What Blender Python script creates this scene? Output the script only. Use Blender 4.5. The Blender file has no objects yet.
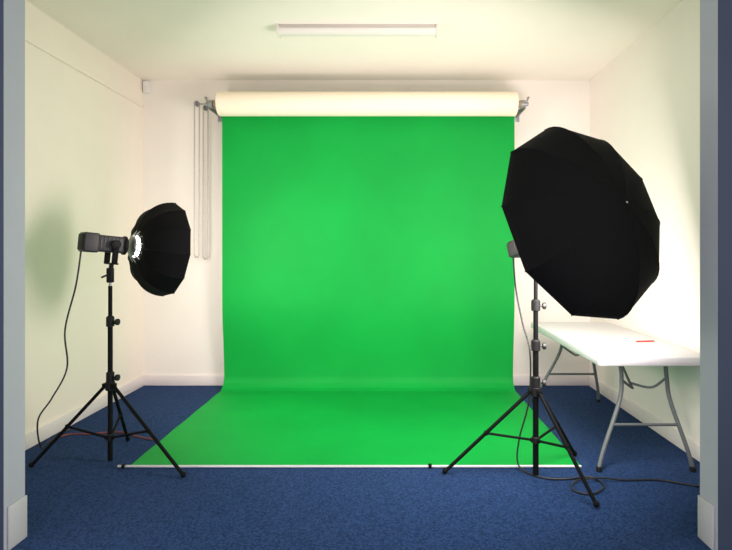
import bpy, bmesh, math, random
from mathutils import Vector, Matrix
random.seed(4)
V = Vector
scene = bpy.context.scene
COL = scene.collection
F = 540.0; CH = 1.3; VX, VY = 392.0, 250.0

def wp(px, py, d):
    return V(((px-VX)*d/F, d, CH-(py-VY)*d/F))
def fl(px, py, z=0.0):
    d = (CH-z)*F/(py-VY)
    return V(((px-VX)*d/F, d, z))

# ---------------------------------------------------------------- materials
def mat(name, col, rough=0.6, metal=0.0, noise=0.0, nscale=20, bump=0.0, bscale=80, emit=None, estr=0, spec=0.5, col2=None, sheen=0, ndet=4):
    m = bpy.data.materials.new(name); m.use_nodes = True
    nt = m.node_tree; b = nt.nodes['Principled BSDF']
    b.inputs['Base Color'].default_value = (*col, 1)
    b.inputs['Roughness'].default_value = rough
    b.inputs['Metallic'].default_value = metal
    b.inputs['Specular IOR Level'].default_value = spec
    if sheen: b.inputs['Sheen Weight'].default_value = sheen
    tc = nt.nodes.new('ShaderNodeTexCoord')
    if noise or col2:
        n = nt.nodes.new('ShaderNodeTexNoise'); n.inputs['Scale'].default_value = nscale
        n.inputs['Detail'].default_value = ndet
        nt.links.new(tc.outputs['Object'], n.inputs['Vector'])
        r = nt.nodes.new('ShaderNodeValToRGB')
        c2 = col2 if col2 else tuple(min(1, c*(1+noise)) for c in col)
        c1 = col if col2 else tuple(c*(1-noise) for c in col)
        r.color_ramp.elements[0].position = 0.35; r.color_ramp.elements[1].position = 0.65
        r.color_ramp.elements[0].color = (*c1, 1); r.color_ramp.elements[1].color = (*c2, 1)
        nt.links.new(n.outputs['Fac'], r.inputs['Fac'])
        nt.links.new(r.outputs['Color'], b.inputs['Base Color'])
    if bump:
        n2 = nt.nodes.new('ShaderNodeTexNoise'); n2.inputs['Scale'].default_value = bscale
        nt.links.new(tc.outputs['Object'], n2.inputs['Vector'])
        bp = nt.nodes.new('ShaderNodeBump'); bp.inputs['Strength'].default_value = bump
        bp.inputs['Distance'].default_value = 0.01
        nt.links.new(n2.outputs['Fac'], bp.inputs['Height'])
        nt.links.new(bp.outputs['Normal'], b.inputs['Normal'])
    if emit:
        b.inputs['Emission Color'].default_value = (*emit, 1)
        b.inputs['Emission Strength'].default_value = estr
    return m

M_back = mat('paint_back', (0.88, 0.82, 0.76), 0.85, noise=0.01, nscale=3, bump=0.1, bscale=40)
M_left = mat('paint_left', (0.92, 0.83, 0.73), 0.8, noise=0.01, nscale=3, bump=0.1, bscale=40)
M_right = mat('paint_right', (0.90, 0.83, 0.77), 0.8, noise=0.01, nscale=3, bump=0.1, bscale=40)
M_ceil = mat('paint_ceiling', (0.97, 0.89, 0.81), 0.9, noise=0.01, nscale=2, bump=0.1, bscale=30)
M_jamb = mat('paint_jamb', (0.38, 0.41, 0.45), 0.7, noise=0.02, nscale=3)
M_hall = mat('paint_hall_shaded', (0.020, 0.034, 0.070), 0.7, noise=0.05, nscale=3)  # shade of the unlit hall side put into the base colour
M_skirt = mat('gloss_skirting', (0.84, 0.77, 0.75), 0.4)
M_jskirt = mat('doorway_skirting', (0.46, 0.47, 0.48), 0.45)
M_carpet = mat('carpet', (0.006, 0.024, 0.085), 0.95, col2=(0.024, 0.066, 0.190), nscale=95, bump=0.9, bscale=240, spec=0.08, sheen=0.03, ndet=10)
M_green = mat('green_paper', (0.001, 0.310, 0.042), 0.65, noise=0.07, nscale=1.3, spec=0.20, ndet=6)
M_cream = mat('cream_paper', (0.93, 0.82, 0.65), 0.7, noise=0.02, nscale=2)
M_core = mat('cardboard', (0.35, 0.26, 0.17), 0.8, noise=0.08)
M_black = mat('black_metal', (0.0035, 0.0035, 0.004), 0.6, spec=0.12)
M_blackp = mat('black_plastic', (0.008, 0.008, 0.009), 0.6, noise=0.1, nscale=60, spec=0.25)
M_head = mat('lamp_housing', (0.028, 0.026, 0.028), 0.5, noise=0.1, nscale=50)
M_grille = mat('vent_grille', (0.06, 0.06, 0.06), 0.45, metal=0.6)
M_fabric = mat('black_nylon', (0.0042, 0.0042, 0.0046), 0.8, bump=0.15, bscale=30, spec=0.12)
M_seam = mat('black_seam', (0.006, 0.006, 0.0065), 0.75, spec=0.12)
M_lining = mat('white_lining', (0.85, 0.85, 0.82), 0.4)
M_chrome = mat('chrome', (0.7, 0.7, 0.7), 0.2, metal=1.0)
M_steel = mat('grey_steel', (0.36, 0.36, 0.38), 0.4, metal=0.8, noise=0.05)
M_chain = mat('chain_metal', (0.45, 0.42, 0.40), 0.4, metal=0.4)
M_tleg = mat('grey_powder_coat', (0.13, 0.145, 0.15), 0.45, metal=0.2)
M_table = mat('white_moulded_plastic', (0.68, 0.67, 0.69), 0.5, noise=0.01, nscale=40, bump=0.05, bscale=200, spec=0.3)
M_fix = mat('fixture_enamel', (0.62, 0.57, 0.53), 0.4)
M_fixd = mat('fixture_diffuser', (0.82, 0.77, 0.72), 0.3)
M_white = mat('white_plastic', (0.8, 0.8, 0.78), 0.4)
M_orange = mat('orange_rubber', (0.20, 0.045, 0.03), 0.6)
M_red = mat('red_plastic', (0.75, 0.04, 0.03), 0.6, spec=0.2)
M_cable = mat('black_rubber', (0.012, 0.012, 0.013), 0.5)
M_bar = mat('white_bar', (0.6, 0.62, 0.64), 0.35, metal=0.3)
M_glowA = mat('lit_diffuser_large', (0.9, 0.9, 0.9), 0.6, emit=(1.0, 0.90, 0.87), estr=28)
M_glowB = mat('lit_diffuser_small', (0.9, 0.9, 0.9), 0.6, emit=(1.0, 0.90, 0.87), estr=33)
M_glowC = mat('lamp_glow', (0.9, 0.9, 0.9), 0.6, emit=(1.0, 0.98, 0.95), estr=14)

# ---------------------------------------------------------------- geometry
def frame(ax):
    ax = V(ax).normalized()
    up = V((0, 0, 1)) if abs(ax.z) < 0.95 else V((1, 0, 0))
    u = ax.cross(up).normalized(); w = u.cross(ax).normalized()
    return u, w, ax

class Geo:
    def __init__(s): s.v = []; s.f = []; s.m = []; s.mi = 0
    def add(s, vs, fs):
        b = len(s.v); s.v += [V(x) for x in vs]
        for f in fs: s.f.append([i+b for i in f]); s.m.append(s.mi)
        return s
    def tube(s, pts, r, seg=12, closed=False):
        pts = [V(p) for p in pts]; n = len(pts)
        rs = r if isinstance(r, (list, tuple)) else [r]*n
        vs = []; fs = []
        t0 = (pts[1]-pts[0]).normalized(); u, w, _ = frame(t0)
        for i, p in enumerate(pts):
            if closed: t = (pts[(i+1) % n]-pts[i-1]).normalized()
            elif i == 0: t = t0
            elif i == n-1: t = (pts[-1]-pts[-2]).normalized()
            else: t = ((pts[i+1]-p).normalized()+(p-pts[i-1]).normalized()).normalized()
            u = (u-t*u.dot(t)).normalized(); w = t.cross(u)
            for k in range(seg):
                a = 2*math.pi*k/seg
                vs.append(p+(u*math.cos(a)+w*math.sin(a))*rs[i])
        for i in range(n if closed else n-1):
            j = (i+1) % n
            for k in range(seg):
                k2 = (k+1) % seg
                fs.append([i*seg+k, i*seg+k2, j*seg+k2, j*seg+k])
        if not closed:
            fs.append(list(range(seg))[::-1]); fs.append([(n-1)*seg+k for k in range(seg)])
        return s.add(vs, fs)
    def lathe(s, o, ax, prof, seg=32, cap=True):
        o = V(o); u, w, a = frame(ax); vs = []; fs = []
        for h, r in prof:
            for k in range(seg):
                t = 2*math.pi*k/seg
                vs.append(o+a*h+(u*math.cos(t)+w*math.sin(t))*r)
        for i in range(len(prof)-1):
            for k in range(seg):
                k2 = (k+1) % seg
                fs.append([i*seg+k, i*seg+k2, (i+1)*seg+k2, (i+1)*seg+k])
        if cap:
            fs.append(list(range(seg))[::-1]); fs.append([(len(prof)-1)*seg+k for k in range(seg)])
        return s.add(vs, fs)
    def box(s, c, size, rot=None, bev=0.0, seg=2):
        bm = bmesh.new(); bmesh.ops.create_cube(bm, size=1.0)
        for v in bm.verts: v.co = V((v.co.x*size[0], v.co.y*size[1], v.co.z*size[2]))
        if bev: bmesh.ops.bevel(bm, geom=bm.edges[:], offset=bev, segments=seg, profile=0.5, affect='EDGES')
        bm.verts.index_update()
        R = rot if rot else Matrix.Identity(3)
        vs = [R @ v.co + V(c) for v in bm.verts]; fs = [[v.index for v in f.verts] for f in bm.faces]
        bm.free(); return s.add(vs, fs)
    def sphere(s, c, r, seg=12):
        prof = [(-r*math.cos(math.pi*i/8), max(1e-4, r*math.sin(math.pi*i/8))) for i in range(9)]
        return s.lathe(c, (0, 0, 1), prof, seg)

LOC = {}
def finish(obj, parent, origin, kw):
    COL.objects.link(obj)
    o = V(origin)
    LOC[obj.name] = o
    if parent:
        obj.parent = parent; obj.location = o-LOC[parent.name]
    else: obj.location = o
    for k, v in kw.items(): obj[k] = v
    return obj
def build(g, name, mats, parent=None, origin=None, smooth=True, ang=35, **kw):
    if origin is None:
        xs = [v.x for v in g.v]; ys = [v.y for v in g.v]; zs = [v.z for v in g.v]
        origin = V(((min(xs)+max(xs))/2, (min(ys)+max(ys))/2, min(zs)))
    o = V(origin)
    me = bpy.data.meshes.new(name)
    me.from_pydata([tuple(v-o) for v in g.v], [], g.f)
    if not isinstance(mats, (list, tuple)): mats = [mats]
    for m in mats: me.materials.append(m)
    me.polygons.foreach_set('material_index', g.m)
    bm = bmesh.new(); bm.from_mesh(me); bmesh.ops.recalc_face_normals(bm, faces=bm.faces); bm.to_mesh(me); bm.free()
    if smooth:
        me.shade_smooth(); me.set_sharp_from_angle(angle=math.radians(ang))
    return finish(bpy.data.objects.new(name, me), parent, o, kw)
def empty(name, loc, **kw):
    e = bpy.data.objects.new(name, None); e.empty_display_size = 0.1
    return finish(e, None, loc, kw)
def smoothpath(pts, n=8, closed=False):
    pts = [V(p) for p in pts]; out = []
    N = len(pts)
    for i in range(N-1):
        p0 = pts[max(0, i-1)]; p1 = pts[i]; p2 = pts[i+1]; p3 = pts[min(N-1, i+2)]
        for k in range(n):
            t = k/n
            out.append(0.5*((2*p1)+(p2-p0)*t+(2*p0-5*p1+4*p2-p3)*t*t+(3*p1-p0-3*p2+p3)*t**3))
    out.append(pts[-1]); return out

# ---------------------------------------------------------------- room
XL, XR, YB, H = -2.39, 1.90, 5.19, 2.93
FY0, FY1, OL, OR = 2.315, 2.45, -1.665, 1.397
def S(g, name, m, label, cat, **k):
    return build(g, name, m, kind='structure', label=label, category=cat, **k)
S(Geo().box((0, 2.1, -0.05), (8, 7.2, 0.1)), 'floor', M_carpet, 'dark blue short-pile carpet floor', 'floor', origin=(0, 2.1, -0.1), smooth=False)
S(Geo().box((0, 2.1, H+0.05), (8, 7.2, 0.1)), 'ceiling', M_ceil, 'off-white painted plaster ceiling', 'ceiling', origin=(0, 2.1, H), smooth=False)
S(Geo().box(((XL+XR)/2, YB+0.05, H/2), (XR-XL+0.2, 0.1, H)), 'wall_back', M_back, 'white painted wall behind the backdrop', 'wall', smooth=False)
S(Geo().box((XL-0.05, (FY1+YB)/2, H/2), (0.1, YB-FY1, H)), 'wall_left', M_left, 'off-white painted side wall', 'wall', smooth=False)
S(Geo().box((XR+0.05, (FY1+YB)/2, H/2), (0.1, YB-FY1, H)), 'wall_right', M_right, 'off-white painted side wall beside the table', 'wall', smooth=False)
g = Geo()
yc = (FY0+FY1)/2; th = FY1-FY0
g.box(((-4+OL)/2, yc, H/2), (OL+4, th, H)); g.box(((4+OR)/2, yc, H/2), (4-OR, th, H))
g.box(((OL+OR)/2, yc, (2.58+H)/2), (OR-OL, th, H-2.58))
wf = S(g, 'wall_front', [M_jamb, M_hall], 'wall with a wide open doorway, hall side coloured dark as unlit', 'wall', smooth=False)
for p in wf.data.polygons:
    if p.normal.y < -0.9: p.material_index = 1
def skirt(name, x0, x1, y0, y1, h=0.10, m=M_skirt):
    g = Geo().box(((x0+x1)/2, (y0+y1)/2, h/2), (x1-x0, y1-y0, h), bev=0.004)
    S(g, name, m, 'white gloss painted skirting board', 'baseboard')
skirt('baseboard_back', XL, XR, YB-0.016, YB)
skirt('baseboard_left', XL, XL+0.016, FY1, YB-0.016)
skirt('baseboard_right', XR-0.016, XR, FY1, YB-0.016)
skirt('baseboard_doorway_left', OL, OL+0.012, FY0+0.02, FY1, 0.19, M_jskirt)
skirt('baseboard_doorway_right', OR-0.012, OR, FY0+0.02, FY1, 0.19, M_jskirt)
g = Geo().box((XL+0.006, (FY1+YB)/2, 2.675), (0.012, YB-FY1, 0.025), bev=0.004)
S(g, 'trim_1', M_left, 'slim painted ledge running along the wall', 'trim')

# small alarm sensor in corner
e = empty('motion_sensor', (-2.352, YB, 2.80), label='small white alarm sensor fixed high in the wall corner', category='sensor')
build(Geo().box((-2.352, YB-0.02, 2.86), (0.06, 0.04, 0.11), bev=0.01), 'sensor_body', M_white, e)
build(Geo().box((-2.352, YB-0.042, 2.84), (0.042, 0.008, 0.04), bev=0.003), 'lens', M_fixd, e)

# ---------------------------------------------------------------- ceiling light
cy = 3.93; x0, x1 = -0.83, 0.33
e = empty('ceiling_light', ((x0+x1)/2, cy, H), label='long white fluorescent batten light, switched off, on the ceiling', category='ceiling light')
build(Geo().box(((x0+x1)/2, cy, H-0.018), (x1-x0-0.03, 0.075, 0.036), bev=0.004), 'housing', M_fix, e)
g = Geo()
N = 14
vs = []; fs = []
for xx in (x0+0.012, x1-0.012):
    for k in range(N+1):
        a = math.pi*k/N
        vs.append((xx, cy-0.045*math.cos(a), H-0.030-0.040*math.sin(a)**0.7))
for k in range(N): fs.append([k, k+1, N+2+k, N+1+k])
fs.append(list(range(N+1))); fs.append(list(range(N+1, 2*N+2))); fs.append([0, N, 2*N+1, N+1])
g.add(vs, fs); build(g, 'diffuser', M_fixd, e)
for xx in (x0+0.006, x1-0.006):
    build(Geo().box((xx, cy, H-0.037), (0.014, 0.096, 0.073), bev=0.005), 'end_cap', M_fixd, e)

# ---------------------------------------------------------------- backdrop
BX0, BX1 = -1.570, 1.132
RY, RZ = 4.865, 2.615
GY, GZ = 5.065, 2.63
g = Geo()
R1 = 0.12; BK = 0.06
def sm(t): t = max(0, min(1, t)); return t*t*(3-2*t)
prof = []
for i in range(33):
    z = 2.63-i*(2.63-R1)/32
    prof.append((4.99+BK*sm((0.85-z)/0.72), z))
yq = 4.99+BK
for i in range(1, 13):
    a = math.pi/2*i/12
    prof.append((yq-R1+R1*math.cos(a), R1+0.006-R1*math.sin(a)))
y_end = 3.245; yb = yq-R1
for i in range(1, 15): prof.append((yb+(y_end-yb)*i/14, 0.006))
NX = 24
vs = []; fs = []
for j, (y, z) in enumerate(prof):
    for i in range(NX+1):
        x = BX0+(BX1-BX0)*i/NX
        wob = 0.004*math.sin(i*0.9+z*1.3) if z > 0.05 else 0
        vs.append((x, y+wob, z+(0.002*math.sin(j*1.7)+0.002 if z < 0.05 else 0)))
for j in range(len(prof)-1):
    for i in range(NX):
        a = j*(NX+1)+i; fs.append([a, a+1, a+NX+2, a+NX+1])
g.add(vs, fs)
e = empty('green_backdrop', (-0.218, 4.9, 0.0), label='green seamless paper backdrop hanging and sweeping across the carpet', category='backdrop')
build(g, 'paper_sheet', M_green, e, ang=60)
build(Geo().lathe((BX0, GY, GZ), (1, 0, 0), [(0, 0.075), (BX1-BX0, 0.075)], 32), 'paper_roll', M_green, e)
build(Geo().lathe((BX0-0.04, GY, GZ), (1, 0, 0), [(0, 0.028), (BX1-BX0+0.08, 0.028)], 20), 'core_tube', M_core, e)
e = empty('cream_paper_roll', (-0.218, RY, RZ-0.11), label='thick roll of cream studio paper on wall brackets', category='paper roll')
cx0, cx1 = -1.560, 1.118
build(Geo().lathe((cx0, RY, RZ), (1, 0, 0), [(0, 0.102), (0.004, 0.108), (cx1-cx0-0.004, 0.108), (cx1-cx0, 0.102)], 48), 'paper_roll', M_cream, e)
build(Geo().lathe((cx0-0.045, RY, RZ), (1, 0, 0), [(0, 0.03), (cx1-cx0+0.09, 0.03)], 20), 'core_tube', M_core, e)
# front weight bar
BYF = 3.222
build(Geo().tube([(-1.635, BYF, 0.009), (1.128, BYF, 0.009)], 0.008, 10), 'weight_bar', M_bar, label='thin white metal bar along the green paper edge', category='bar')
for px in (430, 124):
    x = (px-VX)*BYF/F
    build(Geo().box((x, BYF, 0.020), (0.022, 0.020, 0.006), bev=0.002).box((x, BYF-0.012, 0.012), (0.018, 0.006, 0.020), bev=0.002), 'clip', M_black,
          label='small black clip on the white bar', category='clip', group='clips on the bar')
# brackets
for side, xb in ((-1, -1.646), (1, 1.197)):
    e = empty('wall_bracket', (xb, YB, 2.53), label='black and steel bracket fixed to the wall carrying the paper rolls', category='bracket', group='backdrop brackets')
    build(Geo().box((xb, YB-0.006, RZ), (0.05, 0.012, 0.17), bev=0.002), 'wall_plate', M_steel, e)
    build(Geo().box((xb, (YB+RY)/2-0.01, RZ-0.03), (0.012, YB-RY+0.02, 0.035), bev=0.002).box((xb, YB-0.1, RZ+0.02), (0.01, 0.16, 0.02), Matrix.Rotation(0.5, 3, 'X'), bev=0.002), 'arm', M_steel, e)
    for yy, zz in ((RY, RZ), (GY, GZ)):
        build(Geo().tube([(xb, yy, zz), (xb-side*0.035, yy, zz)], 0.036, 20).tube([(xb+side*0.03, yy, zz), (xb, yy, zz)], 0.018, 16), 'expander_wheel', M_steel, e)
    build(Geo().tube([(xb+side*0.012, RY-0.02, RZ+0.02), (xb+side*0.03, RY-0.02, RZ+0.055), (xb+side*0.03, RY+0.02, RZ+0.06)], 0.008, 10), 'hook', M_steel, e)
    if side < 0:
        for yy, zz, xc in ((RY, RZ, -1.757), (GY, GZ, -1.748)):
            build(Geo().tube([(xb, yy, zz), (xc-0.008, yy, zz)], 0.007, 10).lathe((xc-0.007, yy, zz), (1, 0, 0), [(0, 0.026), (0.005, 0.018), (0.009, 0.018), (0.014, 0.026)], 20), 'chain_sprocket', M_steel, e)
# pull chains: loops hung over the sprockets
for xc, yy, zt, zb, tilt in ((-1.757, RY, RZ+0.026, 1.235, 0.7), (-1.748, GY, GZ+0.026, 1.215, 0.7)):
    g = Geo(); w = 0.022
    path = []
    zt2 = zt-w; zb2 = zb+w
    dx, dy = math.cos(tilt), math.sin(tilt)
    for i in range(60): path.append((xc-w*dx, yy-w*dy, zb2+(zt2-zb2)*i/59))
    for i in range(1, 6):
        a = math.pi-math.pi*i/6; path.append((xc+w*dx*math.cos(a), yy+w*dy*math.cos(a), zt2+w*math.sin(a)))
    for i in range(60): path.append((xc+w*dx, yy+w*dy, zt2-(zt2-zb2)*i/59))
    for i in range(1, 6):
        a = -math.pi*i/6; path.append((xc+w*dx*math.cos(a), yy+w*dy*math.cos(a), zb2+w*math.sin(a)))
    g.tube(path, 0.006, 6, closed=True)
    for p in path: g.lathe((p[0], p[1], p[2]-0.007), (0, 0, 1), [(0, 0.002), (0.007, 0.008), (0.014, 0.002)], 6)
    build(g, 'pull_chain', M_chain, label='long looped metal pull chain hanging from the bracket', category='chain', group='backdrop pull chains')
# ---------------------------------------------------------------- light stand
def stand(root, cx, cy, feet, hub, low, cols, top, rb=0.015):
    base = V((cx, cy, 0))
    P = lambda z: V((cx, cy, z))
    g = Geo()
    zs = [0.01]+[c for c in cols]+[top]
    r = rb
    for i in range(len(zs)-1):
        g.tube([P(zs[i]), P(zs[i+1])], r, 16); r -= 0.0025
    pole = build(g, 'light_stand', M_black, root, origin=(cx, cy, 0.01))
    build(Geo().lathe(P(hub-0.03), (0, 0, 1), [(0, 0.022), (0.005, 0.028), (0.05, 0.028), (0.06, 0.02)], 20), 'leg_collar', M_blackp, pole)
    build(Geo().lathe(P(low-0.02), (0, 0, 1), [(0, 0.018), (0.005, 0.024), (0.035, 0.024), (0.04, 0.018)], 20), 'brace_collar', M_blackp, pole)
    for fx, fy in feet:
        f = V((fx, fy, 0.016)); d = (V((fx, fy, 0))-base).normalized()
        h = P(hub)+d*0.028
        g = Geo().tube([h, f], 0.0105, 10)
        g.box(h, (0.03, 0.03, 0.03), bev=0.004)
        g.sphere(f+V((0, 0, 0.004)), 0.016, 12)
        build(g, 'tripod_leg', M_black, pole)
        m = h.lerp(f, 0.52); l = P(low)+d*0.022
        build(Geo().tube([l, m], 0.0075, 8).box(m, (0.02, 0.02, 0.025), bev=0.003).box(l, (0.018, 0.018, 0.02), bev=0.002), 'tripod_brace', M_black, pole)
    for c in cols+[hub+0.06]:
        build(Geo().lathe(P(c-0.040), (0, 0, 1), [(0, rb+0.003), (0.004, rb+0.009), (0.058, rb+0.009), (0.066, rb+0.001)], 20), 'clamp_collar', M_blackp, pole)
        g = Geo().tube([P(c-0.01)+V((0.015, -0.003, 0)), P(c-0.01)+V((0.045, -0.008, 0))], 0.006, 8)
        g.lathe(P(c-0.01)+V((0.036, -0.006, 0)), (1, -0.15, 0.0), [(0, 0.012), (0.004, 0.019), (0.018, 0.020), (0.022, 0.013)], 12)
        build(g, 'clamp_knob', M_grille if rb > 0.0155 else M_blackp, pole, label='dark grey tightening knob')
    build(Geo().tube([P(top), P(top+0.04)], 0.008, 12), 'spigot', M_steel, pole)
    return pole

# fabric shell
def dome(C, A, R, D, N, rot=0.0, power=1.0, sub=4, r0=0.03, rings=12, sag=0.02, eps=0.012):
    """outer+inner skin, apex at C+A*D, rim plane at C"""
    u, w, a = frame(A)
    def ring(s, off):
        rr = r0+(R-r0)*math.sin(s*math.pi/2)**power; hh = D*math.cos(s*math.pi/2)
        out = []
        for k in range(N*sub):
            ph = 2*math.pi*k/(N*sub)+rot
            loc = (k % sub)/sub; dphi = (loc-0.5)*2*math.pi/N if loc else -math.pi/N
            c = math.cos(math.pi/N)/math.cos(dphi)
            c *= 1-sag*math.sin(loc*math.pi)
            q = (rr-off)*c
            out.append(C+a*(hh-off*0.6*(1-s))+(u*math.cos(ph)+w*math.sin(ph))*q)
        return out
    g = Geo(); M = N*sub; vs = []; fs = []
    for i in range(rings+1): vs += ring(i/rings, 0)
    for i in range(rings+1): vs += ring(1-i/rings, eps)
    for i in range(2*rings+1):
        for k in range(M):
            k2 = (k+1) % M
            fs.append([i*M+k, i*M+k2, (i+1)*M+k2, (i+1)*M+k])
    g.add(vs, fs)
    for i in range(len(g.m)):
        if i//M > rings: g.m[i] = 1
    ribs = []
    for k in range(N):
        ph = 2*math.pi*k/N+rot; pts = []
        for i in range(rings+1):
            s = i/rings
            rr = r0+(R-r0)*math.sin(s*math.pi/2)**power; hh = D*math.cos(s*math.pi/2)
            pts.append(C+a*hh+(u*math.cos(ph)+w*math.sin(ph))*(rr+0.001))
        ribs.append(pts)
    rimv = ring(1.0, eps+0.004)
    return g, ribs, rimv

# ---- small softbox light
LS = V((-1.727, 3.31, 0))
root = empty('studio_light', LS, label='black studio light with small round softbox on tripod stand', category='studio light')
stand(root, LS.x, LS.y, [(-2.15, 3.22), (-1.19, 3.08), (-1.79, 3.66)], 0.47, 0.155, [0.87, ], 1.08, rb=0.0145)
O = V((0.69, 0.71, -0.09)).normalized()
Mt = V((-1.622, 3.40, 1.322))
c = Mt+O*0.225
g, ribs, front = dome(c, -O, 0.308, 0.215, 12, rot=0.1, power=0.85, sub=3, r0=0.072, sag=0.004)
sb = build(g, 'softbox', [M_fabric, M_lining], root, ang=16)
for p in ribs: build(Geo().tube(p, 0.0025, 6), 'rib', M_seam, sb)
build(Geo().add([tuple(c+O*0.004)]+[tuple(p) for p in front], [[0, i+1, (i+1) % len(front)+1] for i in range(len(front))]), 'diffuser', M_glowB, sb)
u_, w_, _ = frame(O)
for k in range(12):
    a = 2*math.pi*(k+0.3)/12
    q = u_*math.cos(a)+w_*math.sin(a)
    build(Geo().tube([Mt-O*0.020+q*0.050, Mt+O*0.000+q*0.080, Mt+O*0.06+q*0.165], [0.006, 0.006, 0.003], 8), 'support_rod', M_chrome, sb)
build(Geo().lathe(Mt-O*0.024, O, [(0, 0.050), (0.003, 0.062), (0.014, 0.064), (0.018, 0.050)], 32), 'mount_ring', M_steel, sb)
Bk = Mt-O*0.040
RB = Matrix((frame(O)[0], frame(O)[2], frame(O)[1])).transposed()
hd = build(Geo().box(Bk-O*0.120, (0.098, 0.17, 0.100), RB, bev=0.012, seg=3).box(Bk-O*0.220, (0.108, 0.085, 0.116), RB, bev=0.010, seg=3), 'light_head', M_head, root)
build(Geo().lathe(Bk-O*0.037, O, [(0, 0.05), (0.01, 0.058), (0.022, 0.058), (0.026, 0.050)], 28), 'front_collar', M_blackp, hd)
build(Geo().lathe(Bk+O*0.030, O, [(0, 0.040), (0.028, 0.046)], 28), 'lamp_lens', M_glowC, hd)
for i in range(6):
    build(Geo().box(Bk-O*(0.065+0.021*i), (0.104, 0.006, 0.080), RB, bev=0.001), 'cooling_fin', M_grille, hd)
build(Geo().box(Bk-O*0.264, (0.09, 0.010, 0.095), RB, bev=0.003), 'back_panel', M_blackp, hd)
U = frame(O)[0]
hc = Bk-O*0.095
off = 0.066
yk = Geo()
a1 = hc+U*off; a2 = hc-U*off
yk.box(a1-V((0, 0, 0.05)), (0.008, 0.034, 0.14), RB, bev=0.002).box(a2-V((0, 0, 0.05)), (0.008, 0.034, 0.14), RB, bev=0.002)
yk.box(hc-V((0, 0, 0.118)), (0.14, 0.034, 0.01), RB, bev=0.002)
build(yk, 'yoke', M_black, hd)
for sg in (-1, 1):
    build(Geo().lathe(hc+U*0.068*sg, U*sg, [(0, 0.020), (0.006, 0.026), (0.022, 0.026), (0.026, 0.018)], 16), 'tilt_knob', M_blackp, hd)
build(Geo().box((LS.x, LS.y, 1.145), (0.035, 0.035, 0.09), bev=0.006).tube([(LS.x, LS.y, 1.155), (hc.x, hc.y, hc.z-0.118)], 0.014, 8).tube([(LS.x, LS.y, 1.155), (LS.x-0.02, LS.y-0.06, 1.135)], 0.006, 8), 'stand_adapter', M_blackp, hd)
tail1 = Bk-O*0.26

# ---- large umbrella softbox light
RS = V((0.825, 3.10, 0))
root = empty('studio_light', RS, label='black studio light with large umbrella softbox on tripod stand', category='studio light')
stand(root, RS.x, RS.y, [(0.307, 3.13), (1.03, 2.72), (1.15, 3.40)], 0.49, 0.21, [0.76, 0.99], 1.18, rb=0.0165)
A = V((0.49, -0.835, 0.29)).normalized()
C = V((0.977, 2.80, 1.445)); D2 = 0.275
g, ribs, front = dome(C, A, 0.526, D2, 10, rot=0.12, power=1.12, sub=4, r0=0.02, rings=14, sag=0.0)
sb = build(g, 'umbrella_softbox', [M_fabric, M_lining], root, ang=12)
for p in ribs: build(Geo().tube(p, 0.0018, 6).sphere(p[-1], 0.003, 8), 'rib', M_seam, sb)
build(Geo().add([tuple(C-A*0.004)]+[tuple(p) for p in front], [[0, i+1, (i+1) % len(front)+1] for i in range(len(front))]), 'diffuser', M_glowA, sb)
build(Geo().lathe(C+A*(D2-0.02), A, [(0, 0.021), (0.021, 0.020), (0.023, 0.008)], 16), 'hub_cap', M_fabric, sb)
build(Geo().lathe(C+A*(D2), A, [(0, 0.006), (0.012, 0.006), (0.014, 0.004)], 16), 'tip', M_chrome, sb, label='tiny chrome tip')
build(Geo().tube([C+A*(D2-0.015), C-A*0.30], 0.005, 10), 'shaft', M_chrome, sb)
RBm = Matrix((frame(A)[0], frame(A)[2], frame(A)[1])).transposed()
hf = C-A*0.25
hd = build(Geo().box(hf-A*0.145, (0.10, 0.24, 0.10), RBm, bev=0.014, seg=3), 'light_head', M_head, root)
build(Geo().lathe(hf-A*0.03, A, [(0, 0.05), (0.01, 0.06), (0.04, 0.068), (0.042, 0.05)], 28), 'front_collar', M_blackp, hd)
for i in range(6):
    build(Geo().box(hf-A*(0.08+0.024*i), (0.104, 0.006, 0.076), RBm, bev=0.001), 'cooling_fin', M_grille, hd)
build(Geo().box(hf-A*0.268, (0.085, 0.012, 0.08), RBm, bev=0.004), 'back_panel', M_grille, hd)
U = frame(A)[0]
hc = hf-A*0.11
yk = Geo()
for s_ in (-1, 1): yk.box(hc+U*0.060*s_-V((0, 0, 0.045)), (0.008, 0.03, 0.12), RBm, bev=0.002)
yk.box(hc-V((0, 0, 0.10)), (0.13, 0.03, 0.01), RBm, bev=0.002)
build(yk, 'yoke', M_black, hd)
for s_ in (-1, 1):
    build(Geo().lathe(hc+U*0.062*s_, U*s_, [(0, 0.018), (0.006, 0.022), (0.022, 0.022), (0.026, 0.016)], 16), 'tilt_knob', M_blackp, hd)
build(Geo().box((RS.x, RS.y, 1.215), (0.035, 0.035, 0.07), bev=0.006).tube([(RS.x, RS.y, 1.22), hc-V((0, 0, 0.10))], 0.012, 8), 'stand_adapter', M_blackp, hd)
tail2 = hf-A*0.27

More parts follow.
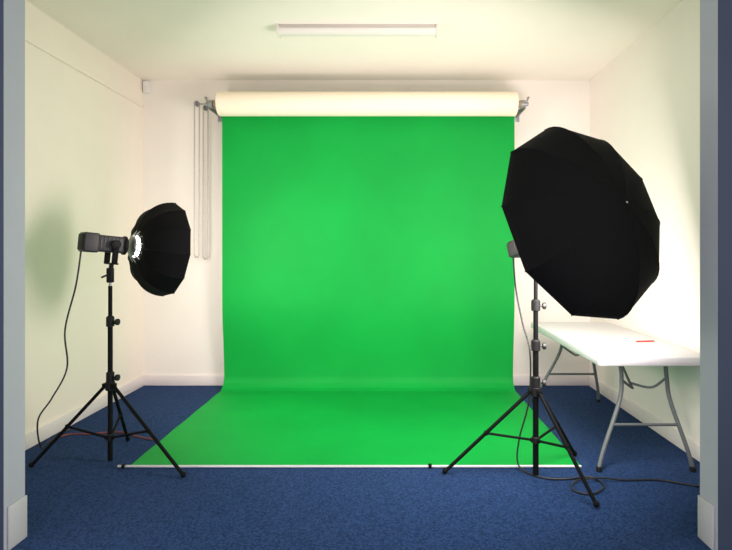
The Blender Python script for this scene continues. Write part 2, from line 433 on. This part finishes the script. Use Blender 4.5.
# ---------------------------------------------------------------- cables
pts = [tail1+V((0, 0, -0.02)), wp(76, 285, 3.18), wp(65, 330, 3.22), wp(67, 368, 3.3), wp(52, 398, 3.38), wp(38, 420, 3.44), V((-2.28, 3.5, 0.03)), V((-2.31, 3.62, 0.008)), V((-2.33, 3.9, 0.008))]
build(Geo().tube(smoothpath(pts, 8), 0.005, 8), 'power_cable', M_cable, label='black power cable drooping from the small softbox light', category='cable')
z = 0.008
pts = [tail2+V((0, 0, -0.03)), wp(516, 290, 3.34), wp(523, 325, 3.3), wp(530, 352, 3.22), wp(529, 400, 3.2), wp(519, 440, 3.2), fl(519, 466, 0.026), fl(540, 477, z), fl(565, 479, z)]
pts += [fl(590, 477, z), fl(604, 486, z), fl(592, 494, z+.0), fl(573, 490, z), fl(576, 481, z+0.008), fl(600, 478, z+.012), fl(625, 480, z), fl(660, 480, z), fl(697, 486, z), fl(720, 486, z)]
build(Geo().tube(smoothpath(pts, 8), 0.005, 8), 'power_cable', M_cable, label='black power cable looped on carpet beneath the umbrella light', category='cable')
pts = [fl(58, 437, z), fl(72, 434, z), fl(90, 434, z), fl(118, 432, z), fl(140, 437, z), fl(156, 440, z+0.006)]
build(Geo().tube(smoothpath(pts, 8), 0.0055, 8), 'extension_cord', M_orange, label='dull orange cord lying on the carpet by the stand', category='cable')

# ---------------------------------------------------------------- folding table
TX0, TX1, TY0, TY1, TZ = 1.215, 1.878, 3.17, 4.74, 0.67
TT = 0.052
root = empty('folding_table', ((TX0+TX1)/2, (TY0+TY1)/2, 0), label='white plastic folding table with grey metal legs by the wall', category='table')
def rrect(x0, x1, y0, y1, r, n=8):
    out = []
    for cx_, cy_, a0 in ((x1-r, y1-r, 0), (x0+r, y1-r, 90), (x0+r, y0+r, 180), (x1-r, y0+r, 270)):
        for k in range(n+1):
            a = math.radians(a0+90*k/n); out.append((cx_+r*math.cos(a), cy_+r*math.sin(a)))
    return out
g = Geo(); vs = []; rings = [(TZ-TT, 0.012), (TZ-TT, 0.003), (TZ-TT+0.005, 0), (TZ-0.006, 0), (TZ-0.002, 0.002), (TZ, 0.006)]
nn = 36
for zz, ins in rings:
    for x, y in rrect(TX0+ins, TX1-ins, TY0+ins, TY1-ins, 0.024-ins): vs.append((x, y, zz))
fs = []
for i in range(len(rings)-1):
    for k in range(nn):
        k2 = (k+1) % nn; fs.append([i*nn+k, i*nn+k2, (i+1)*nn+k2, (i+1)*nn+k])
fs.append(list(range(nn))); fs.append([(len(rings)-1)*nn+k for k in range(nn)])
g.add(vs, fs); build(g, 'tabletop', M_table, root, ang=40)
for xx in (TX0+0.05, TX1-0.05):
    build(Geo().box((xx, (TY0+TY1)/2, TZ-TT-0.008), (0.025, TY1-TY0-0.2, 0.018), bev=0.003), 'side_rail', M_tleg, root)
for yt, yf, ys in ((3.36, 3.17, 1), (4.50, 4.62, -1)):
    xl, xr = 1.42, 1.70; fx0, fx1 = 1.215, 1.765; zt = TZ-TT-0.012
    g = Geo()
    r = 0.0125
    left = smoothpath([(xl, yt, zt), (xl, yt-ys*0.02, 0.50), (xl-0.03, yt-ys*0.06, 0.38), (fx0+0.04, yf+ys*0.03, 0.12), (fx0, yf, 0.014)], 6)
    right = smoothpath([(xr, yt, zt), (xr, yt-ys*0.02, 0.50), (xr, yt-ys*0.06, 0.38), (fx1-0.015, yf+ys*0.03, 0.12), (fx1, yf, 0.014)], 6)
    lf = build(Geo().tube([(TX0+0.04, yt, zt), (TX1-0.04, yt, zt)], r, 10), 'leg_frame', M_tleg, root)
    for pth in (left, right):
        build(Geo().tube(pth, r, 10), 'table_leg', M_tleg, lf)
        q = pth[-1]
        build(Geo().lathe((q[0], q[1], 0.0), (0, 0, 1), [(0, 0.017), (0.022, 0.017), (0.03, 0.014)], 12), 'foot_cap', M_blackp, lf)
    def at(pth, zz):
        return min(pth, key=lambda p: abs(p[2]-zz))
    l = at(left, 0.25); rr_ = at(right, 0.25)
    build(Geo().tube([l, V((rr_[0], rr_[1], l[2]))], 0.009, 10), 'crossbar', M_tleg, lf)
    mid = (V(l)+V(rr_))/2
    build(Geo().tube(smoothpath([V((xl, yt, 0.50)), V((xl+0.08, yt+ys*0.02, 0.44)), V((mid.x, yt+ys*0.10, 0.45)), V(((xl+xr)/2, yt+ys*0.42, zt+0.0))], 6), 0.008, 8)
          .tube(smoothpath([V((xr, yt, 0.50)), V((xr-0.08, yt+ys*0.02, 0.44)), V((mid.x, yt+ys*0.10, 0.45))], 6), 0.008, 8), 'folding_brace', M_tleg, lf)
p = V((1.74, 3.70, TZ+0.005))
e = empty('pen', p, label='thin red pen lying on the white tabletop', category='pen')
build(Geo().tube([p+V((-0.07, -0.01, 0)), p+V((0.06, 0.01, 0))], 0.005, 8), 'barrel', M_red, e)
build(Geo().tube([p+V((0.06, 0.01, 0)), p+V((0.085, 0.014, 0))], [0.005, 0.001], 8), 'nib', M_white, e)

# ---------------------------------------------------------------- world
w = bpy.data.worlds.new('World'); scene.world = w; w.use_nodes = True
w.node_tree.nodes['Background'].inputs['Color'].default_value = (1.0, 0.96, 0.96, 1)
w.node_tree.nodes['Background'].inputs['Strength'].default_value = 2.0

# ---------------------------------------------------------------- camera
cam = bpy.data.cameras.new('camera'); co = bpy.data.objects.new('camera', cam); COL.objects.link(co)
co.location = (0, 0, CH); co.rotation_euler = (math.pi/2, 0, 0)
cam.sensor_width = 36; cam.lens = F/732*36
cam.shift_x = -26/732; cam.shift_y = -25/732
cam.clip_start = 0.05
scene.camera = co
scene.view_settings.view_transform = 'Standard'
scene.view_settings.look = 'None'
